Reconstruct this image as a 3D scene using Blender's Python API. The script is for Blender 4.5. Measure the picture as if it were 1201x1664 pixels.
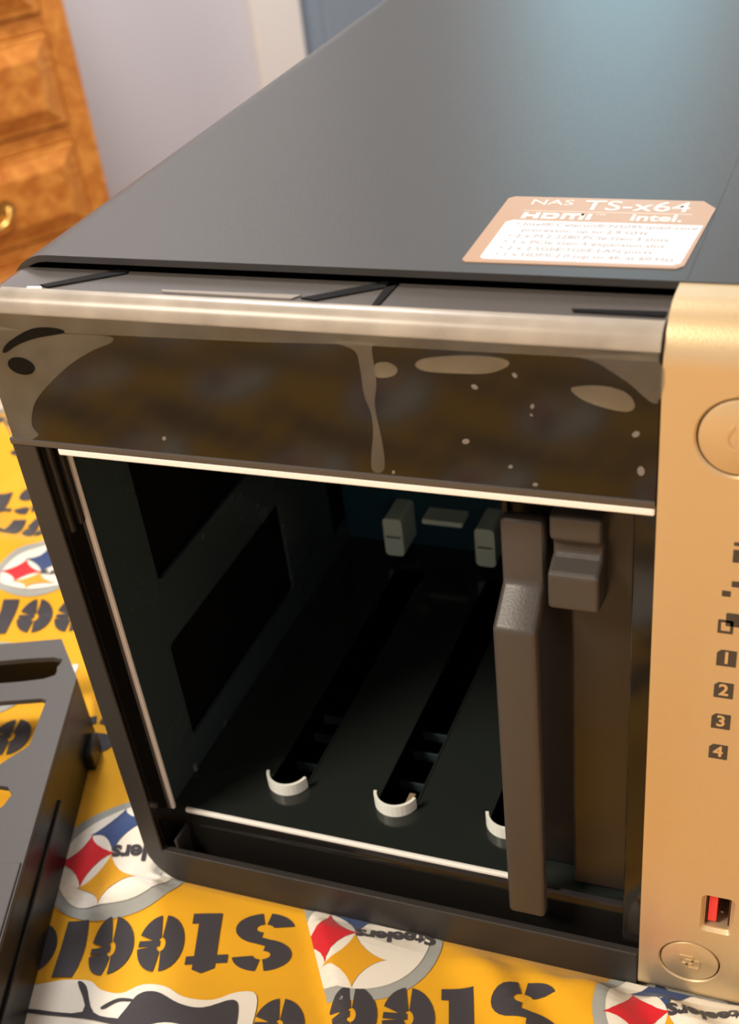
import bpy, bmesh, math, random
from mathutils import Matrix, Vector

# ---------------------------------------------------------------- clear
for o in list(bpy.data.objects):
    bpy.data.objects.remove(o)
scene = bpy.context.scene
col = scene.collection
MM = 0.001
random.seed(4)

# ---------------------------------------------------------------- camera
CAM_R = ((0.93248966, 0.34552066, -0.10525445),      # camera right
         (0.14328346, -0.6213518, -0.77031928),      # camera down
         (-0.33156127, 0.70323354, -0.62891153))     # camera forward
CAM_C = (160.223, -181.191, 247.069)                 # mm
cam_data = bpy.data.cameras.new('camera')
cam = bpy.data.objects.new('camera', cam_data)
col.objects.link(cam)
cr, cd, cf = [Vector(v).normalized() for v in CAM_R]
cam.matrix_world = Matrix((
    (cr.x, -cd.x, -cf.x, CAM_C[0]*MM),
    (cr.y, -cd.y, -cf.y, CAM_C[1]*MM),
    (cr.z, -cd.z, -cf.z, CAM_C[2]*MM),
    (0, 0, 0, 1)))
cam_data.sensor_fit = 'VERTICAL'
cam_data.sensor_height = 24.0
cam_data.lens = 2035.3/1664*24.0
cam_data.shift_x = -14.0/1664
cam_data.shift_y = 250.0/1664
cam_data.clip_start = 0.01
cam_data.clip_end = 50
cam_data.dof.use_dof = True
cam_data.dof.focus_distance = 0.265
cam_data.dof.aperture_fstop = 17.0
scene.camera = cam

# room axes: U runs along the dresser front towards the back wall, N across the room
UA = Vector((0.57357644, 0.81915204, 0))
NA = Vector((0.81915204, -0.57357644, 0))
WALL = Vector((-1112.0, 1773.3, 0))                  # room origin, just past the dresser's right end
def room(s, t, z):
    """s across the room from the dresser front, t towards the back wall, z up; mm"""
    p = WALL + NA*s + UA*t
    return Vector((p.x, p.y, z))

# ---------------------------------------------------------------- world and lights
world = bpy.data.worlds.new('world')
scene.world = world
world.use_nodes = True
world.node_tree.nodes['Background'].inputs[0].default_value = (0.55, 0.75, 0.9, 1)
world.node_tree.nodes['Background'].inputs[1].default_value = 0.6

def area_light(name, loc, target, sx, sy, power, color):
    d = bpy.data.lights.new(name, 'AREA')
    d.shape = 'RECTANGLE'; d.size = sx*MM; d.size_y = sy*MM
    d.energy = power; d.color = color
    o = bpy.data.objects.new(name, d); col.objects.link(o)
    o.location = Vector(loc)*MM
    dirv = (Vector(target)-Vector(loc)).normalized()
    o.rotation_euler = dirv.to_track_quat('-Z', 'Y').to_euler()
    return o
# warm ceiling lamp, over the bed and behind the photographer
area_light('ceiling_lamp_light', (-850, -1000, 1500), (-500, -600, 0), 560, 560, 46, (1.0, 0.89, 0.73))
# unseen lamp added to brighten the wall and dresser in the background
bl = room(620, -350, 1740)
area_light('background_fill_light', bl, bl-Vector((0, 0, 100)), 420, 420, 38, (1.0, 0.96, 0.93))
# cool light added in an unseen window for the teal sheen on the lid
wl = room(215, 955, 665)
area_light('teal_sheen_light', wl, wl-UA*100, 540, 540, 5.0, (0.42, 0.85, 1.0))
scene.view_settings.view_transform = 'Standard'
scene.view_settings.look = 'None'
scene.view_settings.exposure = 0.0
scene.view_settings.gamma = 1.0
scene.view_settings.use_curve_mapping = False

# ---------------------------------------------------------------- materials
def srgb(r, g, b):
    f = lambda c: (c/255/12.92) if c/255 <= 0.04045 else ((c/255+0.055)/1.055)**2.4
    return (f(r), f(g), f(b), 1)

def mat(name, color, rough=0.5, metal=0.0, spec=0.5, bump=0.0, bscale=300.0, var=0.0, vscale=40.0, coat=0.0, rvar=0.0):
    m = bpy.data.materials.new(name); m.use_nodes = True
    nt = m.node_tree; b = nt.nodes['Principled BSDF']
    b.inputs['Base Color'].default_value = color
    b.inputs['Roughness'].default_value = rough
    b.inputs['Metallic'].default_value = metal
    b.inputs['Specular IOR Level'].default_value = spec
    b.inputs['Coat Weight'].default_value = coat
    b.inputs['Coat Roughness'].default_value = 0.05
    tc = nt.nodes.new('ShaderNodeTexCoord')
    if bump > 0:
        n = nt.nodes.new('ShaderNodeTexNoise'); n.inputs['Scale'].default_value = bscale; n.inputs['Detail'].default_value = 3
        nt.links.new(tc.outputs['Object'], n.inputs['Vector'])
        bp = nt.nodes.new('ShaderNodeBump'); bp.inputs['Strength'].default_value = bump; bp.inputs['Distance'].default_value = 0.0004
        nt.links.new(n.outputs['Fac'], bp.inputs['Height']); nt.links.new(bp.outputs['Normal'], b.inputs['Normal'])
    if var > 0 or rvar > 0:
        n2 = nt.nodes.new('ShaderNodeTexNoise'); n2.inputs['Scale'].default_value = vscale; n2.inputs['Detail'].default_value = 5
        nt.links.new(tc.outputs['Object'], n2.inputs['Vector'])
        if var > 0:
            mx = nt.nodes.new('ShaderNodeMix'); mx.data_type = 'RGBA'
            mx.inputs['A'].default_value = tuple(c*(1-var) for c in color[:3])+(1,)
            mx.inputs['B'].default_value = tuple(min(1, c*(1+var)) for c in color[:3])+(1,)
            nt.links.new(n2.outputs['Fac'], mx.inputs['Factor']); nt.links.new(mx.outputs['Result'], b.inputs['Base Color'])
        if rvar > 0:
            mr = nt.nodes.new('ShaderNodeMapRange')
            mr.inputs['To Min'].default_value = max(0.02, rough-rvar); mr.inputs['To Max'].default_value = rough+rvar
            nt.links.new(n2.outputs['Fac'], mr.inputs['Value']); nt.links.new(mr.outputs['Result'], b.inputs['Roughness'])
    return m

def fabric(name, color, var=0.10):
    m = mat(name, color, rough=0.85, spec=0.15, var=var, vscale=22)
    nt = m.node_tree; b = nt.nodes['Principled BSDF']
    b.inputs['Sheen Weight'].default_value = 0.15
    geo = nt.nodes.new('ShaderNodeNewGeometry')
    w1 = nt.nodes.new('ShaderNodeTexWave'); w1.inputs['Scale'].default_value = 1500; w1.inputs['Distortion'].default_value = 1.2
    w2 = nt.nodes.new('ShaderNodeTexWave'); w2.bands_direction = 'Y'; w2.inputs['Scale'].default_value = 1500; w2.inputs['Distortion'].default_value = 1.2
    n3 = nt.nodes.new('ShaderNodeTexNoise'); n3.inputs['Scale'].default_value = 900
    for w in (w1, w2, n3): nt.links.new(geo.outputs['Position'], w.inputs['Vector'])
    a = nt.nodes.new('ShaderNodeMath'); a.operation = 'ADD'
    nt.links.new(w1.outputs['Fac'], a.inputs[0]); nt.links.new(w2.outputs['Fac'], a.inputs[1])
    a2 = nt.nodes.new('ShaderNodeMath'); a2.operation = 'ADD'
    nt.links.new(a.outputs[0], a2.inputs[0]); nt.links.new(n3.outputs['Fac'], a2.inputs[1])
    bp = nt.nodes.new('ShaderNodeBump'); bp.inputs['Strength'].default_value = 0.2; bp.inputs['Distance'].default_value = 0.0003
    nt.links.new(a2.outputs[0], bp.inputs['Height']); nt.links.new(bp.outputs['Normal'], b.inputs['Normal'])
    return m

def film_mat(name, color, alpha, rough):
    m = bpy.data.materials.new(name); m.use_nodes = True
    nt = m.node_tree; b = nt.nodes['Principled BSDF']
    b.inputs['Base Color'].default_value = color; b.inputs['Roughness'].default_value = rough
    n = nt.nodes.new('ShaderNodeTexNoise'); n.inputs['Scale'].default_value = 90; n.inputs['Detail'].default_value = 2
    tc = nt.nodes.new('ShaderNodeTexCoord'); nt.links.new(tc.outputs['Object'], n.inputs['Vector'])
    mr = nt.nodes.new('ShaderNodeMapRange'); mr.inputs['From Min'].default_value = 0.3; mr.inputs['From Max'].default_value = 0.7
    mr.inputs['To Min'].default_value = alpha*0.7; mr.inputs['To Max'].default_value = min(1, alpha*1.3)
    nt.links.new(n.outputs['Fac'], mr.inputs['Value']); nt.links.new(mr.outputs['Result'], b.inputs['Alpha'])
    return m

def wood(name, c1, c2):
    m = bpy.data.materials.new(name); m.use_nodes = True
    nt = m.node_tree; b = nt.nodes['Principled BSDF']; b.inputs['Roughness'].default_value = 0.32
    tc = nt.nodes.new('ShaderNodeTexCoord'); mp = nt.nodes.new('ShaderNodeMapping')
    mp.inputs['Scale'].default_value = (1.2, 14, 14)
    mp.inputs['Rotation'].default_value = (0, 0, -math.atan2(UA.y, UA.x))
    nt.links.new(tc.outputs['Object'], mp.inputs['Vector'])
    n = nt.nodes.new('ShaderNodeTexNoise'); n.inputs['Scale'].default_value = 2.4; n.inputs['Detail'].default_value = 6; n.inputs['Distortion'].default_value = 1.2
    nt.links.new(mp.outputs['Vector'], n.inputs['Vector'])
    cr_ = nt.nodes.new('ShaderNodeValToRGB')
    cr_.color_ramp.elements[0].position = 0.3; cr_.color_ramp.elements[0].color = c1
    cr_.color_ramp.elements[1].position = 0.7; cr_.color_ramp.elements[1].color = c2
    nt.links.new(n.outputs['Fac'], cr_.inputs['Fac']); nt.links.new(cr_.outputs['Color'], b.inputs['Base Color'])
    return m

M = {}
M['shell'] = mat('powder_coated_steel', (0.040, 0.036, 0.034, 1), rough=0.42, metal=0.0, spec=0.5, bump=0.10, bscale=2600)
M['gloss'] = mat('gloss_black_plastic', (0.010, 0.009, 0.008, 1), rough=0.09, spec=0.42)
M['sill'] = mat('black_sill_plastic', (0.006, 0.005, 0.005, 1), rough=0.45, spec=0.2)
M['void'] = mat('painted_shade_black', (0.003, 0.003, 0.003, 1), rough=0.8, spec=0.1)  # near-black, paints the shade behind and below the cage
M['bezel'] = mat('satin_black_plastic', (0.070, 0.062, 0.056, 1), rough=0.26, spec=0.7, bump=0.05, bscale=2200)
M['frame'] = mat('matte_black_plastic', (0.030, 0.027, 0.025, 1), rough=0.45, spec=0.45, bump=0.15, bscale=2200)
M['cage'] = mat('black_painted_steel', (0.036, 0.054, 0.058, 1), rough=0.26, spec=0.6, rvar=0.06, vscale=60)
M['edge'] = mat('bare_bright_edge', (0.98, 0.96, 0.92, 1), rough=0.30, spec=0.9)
M['cagefloor'] = mat('black_gloss_steel', (0.017, 0.021, 0.019, 1), rough=0.12, spec=0.5)
M['rim'] = mat('bright_slot_edge', (0.90, 0.92, 0.86, 1), rough=0.35, metal=0.0)
M['gold'] = mat('champagne_metallic_paint', (0.70, 0.545, 0.325, 1), rough=0.40, metal=0.6, spec=0.6, bump=0.12, bscale=3200)
M['ink'] = mat('dark_grey_ink', (0.055, 0.045, 0.038, 1), rough=0.55)
M['goldink'] = mat('bare_gold_numeral', (0.72, 0.50, 0.25, 1), rough=0.4, metal=0.4)
M['red'] = mat('red_usb_plastic', (0.85, 0.05, 0.05, 1), rough=0.3)
M['darkred'] = mat('dark_red_usb_cavity', (0.05, 0.003, 0.003, 1), rough=0.4)
M['pcb'] = mat('teal_circuit_board', (0.010, 0.042, 0.058, 1), rough=0.3)
M['conn'] = mat('pale_connector_plastic', (0.72, 0.84, 0.70, 1), rough=0.35)
M['tray'] = mat('charcoal_tray_plastic', (0.056, 0.049, 0.045, 1), rough=0.42, spec=0.5, bump=0.12, bscale=1800)
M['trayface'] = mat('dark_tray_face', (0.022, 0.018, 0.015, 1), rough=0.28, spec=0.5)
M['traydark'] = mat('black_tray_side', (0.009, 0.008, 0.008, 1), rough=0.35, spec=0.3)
M['looseplate'] = mat('grey_tray_plastic', (0.055, 0.050, 0.049, 1), rough=0.5, spec=0.4, bump=0.1, bscale=1800)
M['tan'] = mat('copper_tan_sticker', srgb(186, 150, 122), rough=0.4)
M['white'] = mat('white_sticker_paper', (0.74, 0.74, 0.80, 1), rough=0.45)
M['stext'] = mat('sticker_grey_print', (0.34, 0.31, 0.31, 1), rough=0.6)
M['swhite'] = mat('sticker_white_print', (0.9, 0.86, 0.84, 1), rough=0.5)
M['bubble'] = film_mat('lifted_film', (0.30, 0.27, 0.22, 1), 0.28, 0.4)
M['bubble2'] = film_mat('lifted_film_pale', (0.42, 0.36, 0.26, 1), 0.32, 0.4)
M['filmhighlight'] = film_mat('highlight_film', (0.62, 0.56, 0.48, 1), 0.46, 0.28)  # film whose pale colour paints the highlight on the rolled edge
M['dust'] = mat('pale_dust', (0.2, 0.18, 0.16, 1), rough=0.9)
M['filmdark'] = mat('painted_film_dark', (0.004, 0.004, 0.004, 1), rough=0.6, spec=0.1)
M['filmpale'] = mat('pale_film_fold', (0.28, 0.25, 0.22, 1), rough=0.4)
M['yellow'] = fabric('yellow_cotton', srgb(228, 168, 34))
M['fblack'] = fabric('black_cotton_print', srgb(66, 63, 68), 0.3)
M['fwhite'] = fabric('white_cotton_print', srgb(232, 226, 214), 0.05)
M['fgrey'] = fabric('grey_cotton_print', srgb(160, 162, 158), 0.06)
M['fred'] = fabric('red_cotton_print', srgb(208, 38, 48))
M['fblue'] = fabric('blue_cotton_print', srgb(58, 76, 122))
M['fgold'] = fabric('gold_cotton_print', srgb(222, 160, 34))
M['oak'] = wood('honey_oak', srgb(196, 116, 44), srgb(240, 164, 76))
M['oakdark'] = wood('dark_oak_bevel', srgb(120, 62, 22), srgb(160, 90, 38))
M['brass'] = mat('polished_brass', (0.85, 0.58, 0.18, 1), rough=0.2, metal=1.0)
M['wall'] = mat('lavender_grey_paint', srgb(230, 229, 236), rough=0.9, bump=0.1, bscale=120)
M['wallblue'] = mat('blue_grey_paint', srgb(146, 162, 178), rough=0.85, bump=0.1, bscale=120)
M['ceil'] = mat('white_ceiling_paint', srgb(225, 220, 212), rough=0.95, bump=0.1, bscale=100)
M['trim'] = mat('white_gloss_trim', srgb(250, 247, 242), rough=0.4, bump=0.03, bscale=80)
M['floor'] = wood('brown_floor', srgb(90, 60, 40), srgb(120, 82, 52))
M['mattress'] = mat('white_ticking', srgb(215, 212, 205), rough=0.9, bump=0.2, bscale=300)
M['glass'] = mat('added_window_glass', (0.9, 0.95, 1.0, 1), rough=0.02)
M['glass'].node_tree.nodes['Principled BSDF'].inputs['Transmission Weight'].default_value = 1.0
M['screw'] = mat('dull_steel', (0.4, 0.4, 0.38, 1), rough=0.35, metal=0.8)

# ---------------------------------------------------------------- mesh helpers (all lengths in mm)
WORLD = {}
def finish(name, me, material, parent, smooth=False):
    """me holds world mm coordinates; recentre on the centroid, scale, link, parent"""
    n = max(1, len(me.vertices))
    lo = Vector((1e9,)*3); hi = Vector((-1e9,)*3)
    for v in me.vertices:
        for i in range(3):
            lo[i] = min(lo[i], v.co[i]); hi[i] = max(hi[i], v.co[i])
    c = (lo+hi)/2
    me.transform(Matrix.Scale(MM, 4) @ Matrix.Translation(-c))
    o = bpy.data.objects.new(name, me); col.objects.link(o)
    me.materials.clear(); me.materials.append(material)
    me.polygons.foreach_set('use_smooth', [smooth]*len(me.polygons)); me.update()
    w = c*MM
    WORLD[o.name] = w.copy()
    o.location = w
    if parent is not None:
        o.parent = parent
        o.location = w-WORLD[parent.name]
    return o

def empty(name, loc):
    o = bpy.data.objects.new(name, None); col.objects.link(o)
    o.empty_display_size = 0.02
    o.location = Vector(loc)*MM; WORLD[o.name] = Vector(loc)*MM
    return o

def tag(o, label=None, cat=None, group=None, kind=None):
    if label: o['label'] = label
    if cat: o['category'] = cat
    if group: o['group'] = group
    if kind: o['kind'] = kind
    return o

def bm_mesh(bm, name='m'):
    bmesh.ops.recalc_face_normals(bm, faces=bm.faces[:])
    me = bpy.data.meshes.new(name); bm.to_mesh(me); bm.free(); return me

def box(name, x0, x1, y0, y1, z0, z1, material, parent=None, bev=0.3, seg=2, smooth=False, tf=None):
    bm = bmesh.new()
    bmesh.ops.create_cube(bm, size=1)
    for v in bm.verts:
        v.co = Vector(((x0+x1)/2+v.co.x*(x1-x0), (y0+y1)/2+v.co.y*(y1-y0), (z0+z1)/2+v.co.z*(z1-z0)))
    if bev > 0:
        bmesh.ops.bevel(bm, geom=bm.edges[:], offset=bev, segments=seg, affect='EDGES', profile=0.5)
    if tf:
        for v in bm.verts: v.co = tf(v.co)
    return finish(name, bm_mesh(bm), material, parent, smooth)

def extrude(name, pts, mapf, d0, d1, material, parent=None, bev=0.0, seg=2, smooth=False):
    """closed 2D polygon pts, extruded from d0 to d1; mapf(a, b, d) -> world mm"""
    bm = bmesh.new()
    va = [bm.verts.new((p[0], p[1], d0)) for p in pts]
    vb = [bm.verts.new((p[0], p[1], d1)) for p in pts]
    n = len(pts)
    bm.faces.new(va); bm.faces.new(vb[::-1])
    for i in range(n):
        bm.faces.new((va[i], vb[i], vb[(i+1) % n], va[(i+1) % n]))
    bmesh.ops.recalc_face_normals(bm, faces=bm.faces[:])
    if bev > 0:
        ed = [e for e in bm.edges if len(e.link_faces) == 2 and e.calc_face_angle(0) > 0.6]
        bmesh.ops.bevel(bm, geom=ed, offset=bev, segments=seg, affect='EDGES', profile=0.5)
    for v in bm.verts: v.co = mapf(*v.co)
    return finish(name, bm_mesh(bm), material, parent, smooth)

def curve_mesh(loops, thick=0.0):
    cu = bpy.data.curves.new('c', 'CURVE'); cu.dimensions = '2D'; cu.fill_mode = 'BOTH'
    cu.extrude = thick/2
    for lp in loops:
        s = cu.splines.new('POLY'); s.points.add(len(lp)-1)
        for p, q in zip(s.points, lp): p.co = (q[0], q[1], 0, 1)
        s.use_cyclic_u = True
    ob = bpy.data.objects.new('c', cu)
    me = bpy.data.meshes.new_from_object(ob)
    bpy.data.objects.remove(ob); bpy.data.curves.remove(cu)
    return me

def text_mesh(s, size=1.0, align='CENTER', shear=0.0, offset=0.0, thick=0.0, space=1.0):
    cu = bpy.data.curves.new('t', 'FONT'); cu.body = s; cu.size = size
    cu.align_x = align; cu.align_y = 'CENTER'; cu.shear = shear; cu.offset = offset; cu.extrude = thick/2
    cu.resolution_u = 4; cu.space_character = space
    ob = bpy.data.objects.new('t', cu)
    me = bpy.data.meshes.new_from_object(ob)
    bpy.data.objects.remove(ob); bpy.data.curves.remove(cu)
    return me

def remap(me, mapf):
    for v in me.vertices: v.co = mapf(*v.co)
    return me

def weld(me):
    bm = bmesh.new(); bm.from_mesh(me)
    bmesh.ops.remove_doubles(bm, verts=bm.verts[:], dist=1e-4)
    bmesh.ops.recalc_face_normals(bm, faces=bm.faces[:]); bm.to_mesh(me); bm.free()
    return me

def plate(name, outer, holes, mapf, d0, d1, material, parent=None):
    me = curve_mesh([outer]+holes, d1-d0)
    mid = (d0+d1)/2
    remap(me, lambda a, b, d: mapf(a, b, d+mid))
    return finish(name, weld(me), material, parent)

def rrect(x0, x1, y0, y1, r, n=6):
    rs = r if isinstance(r, (tuple, list)) else (r, r, r, r)     # bl, br, tr, tl
    pts = []
    for (cx, cy, a0, rr) in ((x0+rs[0], y0+rs[0], 180, rs[0]), (x1-rs[1], y0+rs[1], 270, rs[1]),
                             (x1-rs[2], y1-rs[2], 0, rs[2]), (x0+rs[3], y1-rs[3], 90, rs[3])):
        if rr <= 0: pts.append((cx, cy)); continue
        for i in range(n+1):
            a = math.radians(a0+90*i/n); pts.append((cx+rr*math.cos(a), cy+rr*math.sin(a)))
    return pts

def ell(cx, cy, rx, ry=None, n=40, rot=0.0):
    ry = rx if ry is None else ry
    out = []
    for i in range(n):
        a = 2*math.pi*i/n; x, y = rx*math.cos(a), ry*math.sin(a)
        out.append((cx+x*math.cos(rot)-y*math.sin(rot), cy+x*math.sin(rot)+y*math.cos(rot)))
    return out

def smooth_poly(pts, n=4):
    """closed Catmull-Rom through pts"""
    out = []; L = len(pts)
    for i in range(L):
        p0, p1, p2, p3 = (Vector(pts[(i+k-1) % L]) for k in range(4))
        for j in range(n):
            t = j/n
            q = 0.5*((2*p1)+(p2-p0)*t+(2*p0-5*p1+4*p2-p3)*t*t+(3*p1-p0-3*p2+p3)*t**3)
            out.append((q.x, q.y))
    return out

FRONT = lambda a, b, d: Vector((a, d, b))       # a = x, b = z, d = depth y
TOP = lambda a, b, d: Vector((a, b, d))         # a = x, b = y, d = height
SIDE = lambda a, b, d: Vector((d, a, b))        # a = y, b = z, d = x

# ================================================================ ROOM
FLOOR, CEIL = -700.0, 1800.0
def room_box(name, s0, s1, t0, t1, z0, z1, material, parent=None, bev=0.0, kind=None):
    o = box(name, s0, s1, t0, t1, z0, z1, material, parent, bev, tf=lambda c: room(c.x, c.y, c.z))
    if kind: o['kind'] = kind
    return o
S0, S1, T0, TB = -470, 3400, -3300, 1000
room_box('floor', S0-80, S1+60, T0-60, TB+80, FLOOR-50, FLOOR, M['floor'], kind='structure')
room_box('ceiling', S0-80, S1+60, T0-60, TB+80, CEIL, CEIL+50, M['ceil'], kind='structure')
room_box('wall_left', S0-60, S0, T0, 545, FLOOR, CEIL, M['wall'], kind='structure')
wl2 = room_box('wall_left_header', S0-60, S0, 545, TB, 1300, CEIL, M['wall'], kind='structure')
room_box('wall_right', S1, S1+60, T0, TB, FLOOR, CEIL, M['wall'], kind='structure')
room_box('wall_front', S0, S1, T0-60, T0, FLOOR, CEIL, M['wall'], kind='structure')
room_box('trim_1', S0-60, S0+16, 538, 657, FLOOR, 1300, M['trim'], bev=5, kind='structure')
door = room_box('door_1', S0-55, S0-18, 657, TB-4, FLOOR+6, 1296, M['wallblue'], bev=2, kind='structure')
for z0, z1 in ((-560, 100), (220, 1160)):
    room_box('door_panel', S0-20, S0-12, 730, TB-70, z0, z1, M['wallblue'], door, bev=4)
wb = plate('wall_back', [(S0-60, FLOOR), (S1, FLOOR), (S1, CEIL), (S0-60, CEIL)],
           [[(-70, 380), (500, 380), (500, 950), (-70, 950)]],
           lambda a, b, d: room(a, d, b), TB, TB+60, M['wall'])
wb['kind'] = 'structure'
w1 = plate('added_window_1', [(-110, 340), (540, 340), (540, 990), (-110, 990)],
           [[(-65, 385), (208, 385), (208, 945), (-65, 945)], [(222, 385), (495, 385), (495, 945), (222, 945)]],
           lambda a, b, d: room(a, d, b), TB-20, TB+10, M['trim'])
w1['kind'] = 'structure'  # unseen window, added around the teal sheen light
for a, b in ((-65, 208), (222, 495)):
    room_box('added_window_pane', a, b, TB-6, TB-2, 385, 945, M['glass'], w1)

# ---------------------------------------------------------------- dresser
def build_dresser():
    d = empty('dresser', room(-225, -600, FLOOR))
    tag(d, 'honey oak dresser with raised panel drawers and brass pulls against the grey wall', 'dresser')
    ta, tb = -1080.0, -48.0                    # far left end .. right end near the wall
    f = 0.0                                    # front plane s
    room_box('carcass', -450, -14, ta, tb, FLOOR+70, 330, M['oak'], d, 3)
    room_box('top_board', -462, 22, ta-15, tb+12, 330, 358, M['oak'], d, 6)
    room_box('plinth', -440, -30, ta+10, tb-10, FLOOR, FLOOR+70, M['oak'], d, 2)
    room_box('stile', -16, f, tb-41, tb, FLOOR+70, 330, M['oak'], d, 2)
    room_box('stile', -16, f, ta, ta+41, FLOOR+70, 330, M['oak'], d, 2)
    pitch = 170.0; top0 = -351.0
    edges = [top0+pitch*k for k in range(-1, 4)]
    for k, zt in enumerate(edges):
        room_box('rail', -16, f, ta+41, tb-41, zt+1, zt+26, M['oak'], d, 1.5)
        for (a, b) in ((ta+44, (ta+tb)/2-6), ((ta+tb)/2+6, tb-43)):
            z1, z0 = zt-1, zt-pitch+29
            # raised panel front: outer slab, sloped bevel, proud field
            dr = room_box('drawer', -18, 5, a, b, z0, z1, M['oak'], d, 2.5)
            bm = bmesh.new()
            o_ = [(a+8, z0+8), (b-8, z0+8), (b-8, z1-8), (a+8, z1-8)]
            i_ = [(a+44, z0+32), (b-34, z0+32), (b-34, z1-32), (a+44, z1-32)]
            vo = [bm.verts.new(room(5, p, q)) for p, q in o_]
            vi = [bm.verts.new(room(15, p, q)) for p, q in i_]
            vb = [bm.verts.new(room(4, p, q)) for p, q in o_]
            bm.faces.new(vi); bm.faces.new(vb[::-1])
            for i in range(4):
                j = (i+1) % 4
                bm.faces.new((vo[i], vo[j], vi[j], vi[i])); bm.faces.new((vb[i], vb[j], vo[j], vo[i]))
            finish('raised_panel', bm_mesh(bm), M['oak'], dr)
            # brass bail pull
            if b > -300:
                pulls = (tb-225,)
            else:
                pulls = (a+180,)
            zc = (z0+z1)/2
            for pc in pulls:
                h = plate('pull_plate', smooth_poly([(pc-48, zc), (pc-34, zc+16), (pc-14, zc+10), (pc, zc+20), (pc+14, zc+10), (pc+34, zc+16),
                          (pc+48, zc), (pc+34, zc-15), (pc+14, zc-9), (pc, zc-18), (pc-14, zc-9), (pc-34, zc-15)], 3), [],
                          lambda a_, b_, d_: room(d_, a_, b_), 15, 17.5, M['brass'], dr)
                bm = bmesh.new(); rings = []
                N = 18
                for i in range(N+1):
                    th = math.pi*i/N
                    p = (pc-36*math.cos(th), zc+2-26*math.sin(th)**0.8, 21+10*math.sin(th))
                    r = 4.0
                    ring = []
                    for q in range(8):
                        al = 2*math.pi*q/8
                        nx, nz = -math.cos(th), -math.sin(th)
                        ring.append(bm.verts.new(room(p[2]+r*math.sin(al), p[0]+nx*r*math.cos(al), p[1]+nz*r*math.cos(al))))
                    rings.append(ring)
                for i in range(N):
                    for q in range(8):
                        bm.faces.new((rings[i][q], rings[i][(q+1) % 8], rings[i+1][(q+1) % 8], rings[i+1][q]))
                bm.faces.new(rings[0]); bm.faces.new(rings[-1][::-1])
                finish('pull_bail', bm_mesh(bm), M['brass'], dr, True)
    return d
build_dresser()

# ================================================================ BED AND BLANKET
def seg_d(x, y, x0, y0, x1, y1):
    dx, dy = x1-x0, y1-y0
    L2 = dx*dx+dy*dy
    t = max(0.0, min(1.0, ((x-x0)*dx+(y-y0)*dy)/L2))
    px, py = x0+t*dx, y0+t*dy
    side = (x-x0)*dy-(y-y0)*dx
    return math.hypot(x-px, y-py), t, side
def sm(a, b, x):
    t = max(0.0, min(1.0, (x-a)/(b-a))); return t*t*(3-2*t)
RIDGES = [  # x0, y0, x1, y1, width, height
    (92, -3, 118, -28, 5, 4.0), (106, -2, 130, -24, 4, 3.6), (120, -5, 150, -34, 6, 6.0), (137, -6, 175, -30, 5, 6.0),
    (160, -2, 190, -8, 9, 8), (-18, -12, -4, -28, 6, -3.5), (-8, 18, -30, -4, 7, 3.0), (2, -4, -14, -20, 5, 3.0),
    (20, -40, 60, -60, 10, 3), (-60, -40, -20, -70, 12, 4), (-150, 130, -90, 150, 9, 4), (-170, 175, -100, 120, 8, -3),
    (-130, 100, -70, 118, 6, 3), (-190, 210, -120, 190, 10, 5), (-120, 165, -60, 190, 9, 4), (70, -60, 130, -80, 12, 4),
    (-80, -120, 40, -150, 18, 6), (60, -200, 160, -260, 22, 7), (-160, -240, -20, -280, 24, 6),
]
EDGE_S = -444.0
def height(x, y):
    h = -2.6
    h += 0.9*math.sin(x*0.031+1.3)*math.sin(y*0.027+0.4)+0.6*math.sin(x*0.07-y*0.05+2.0)+0.35*math.sin(x*0.13+y*0.11)
    for (x0, y0, x1, y1, w, a) in RIDGES:
        if abs(x-(x0+x1)/2) > 200: continue
        d, t, s = seg_d(x, y, x0, y0, x1, y1)
        if d < 4*w: h += a*math.exp(-(d/w)**2)
    # pleat beside the first word: cloth on the left lies over the cloth on the right
    d, t, s = seg_d(x, y, 43.2, 2, 71.2, -40)
    if -70 < y < 10:
        w = sm(10, 2, y)*sm(-70, -45, y)
        if s < 0: h += 3.2*math.exp(-(d/16)**2)*w*sm(0, 3.2, d)
        else: h -= 1.2*math.exp(-(d/6)**2)*w
    # cloth pressed down below the enclosure, rising a little right around it
    dx = max(-x, 0, x-170); dy = max(-y, 0, y-215)
    out = math.hypot(dx, dy)
    if out <= 0:
        ins = min(x, 170-x, y, 215-y)
        h = -4.0-1.6*sm(0, 4, ins)
    elif out < 26:
        k = sm(0, 7, out)
        edge = -1.6 + (2.6 if x > 148 else 0.0)*sm(148, 165, x)
        h = edge*(1-k)+(h+1.4*(1-sm(7, 26, out)))*k
    # pressed below the loose tray
    tx = (x+51.1)*0.35-(y-63.6)*0.937; ty = -(x+51.1)*0.937-(y-63.6)*0.35
    if -14 < tx < 204 and -14 < ty < 119:
        m = min(sm(-14, 0, tx), sm(204, 190, tx), sm(-14, 0, ty), sm(119, 105, ty))
        h = h*(1-m)+min(h, -3.4)*m
    # the bed ends: cloth falls over the side
    s = x*NA.x+y*NA.y
    if s < EDGE_S+30:
        e = EDGE_S+30-s
        h -= 0.012*e*e if e < 30 else 10.8+(e-30)*6.0
    return max(h, -330)

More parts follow.
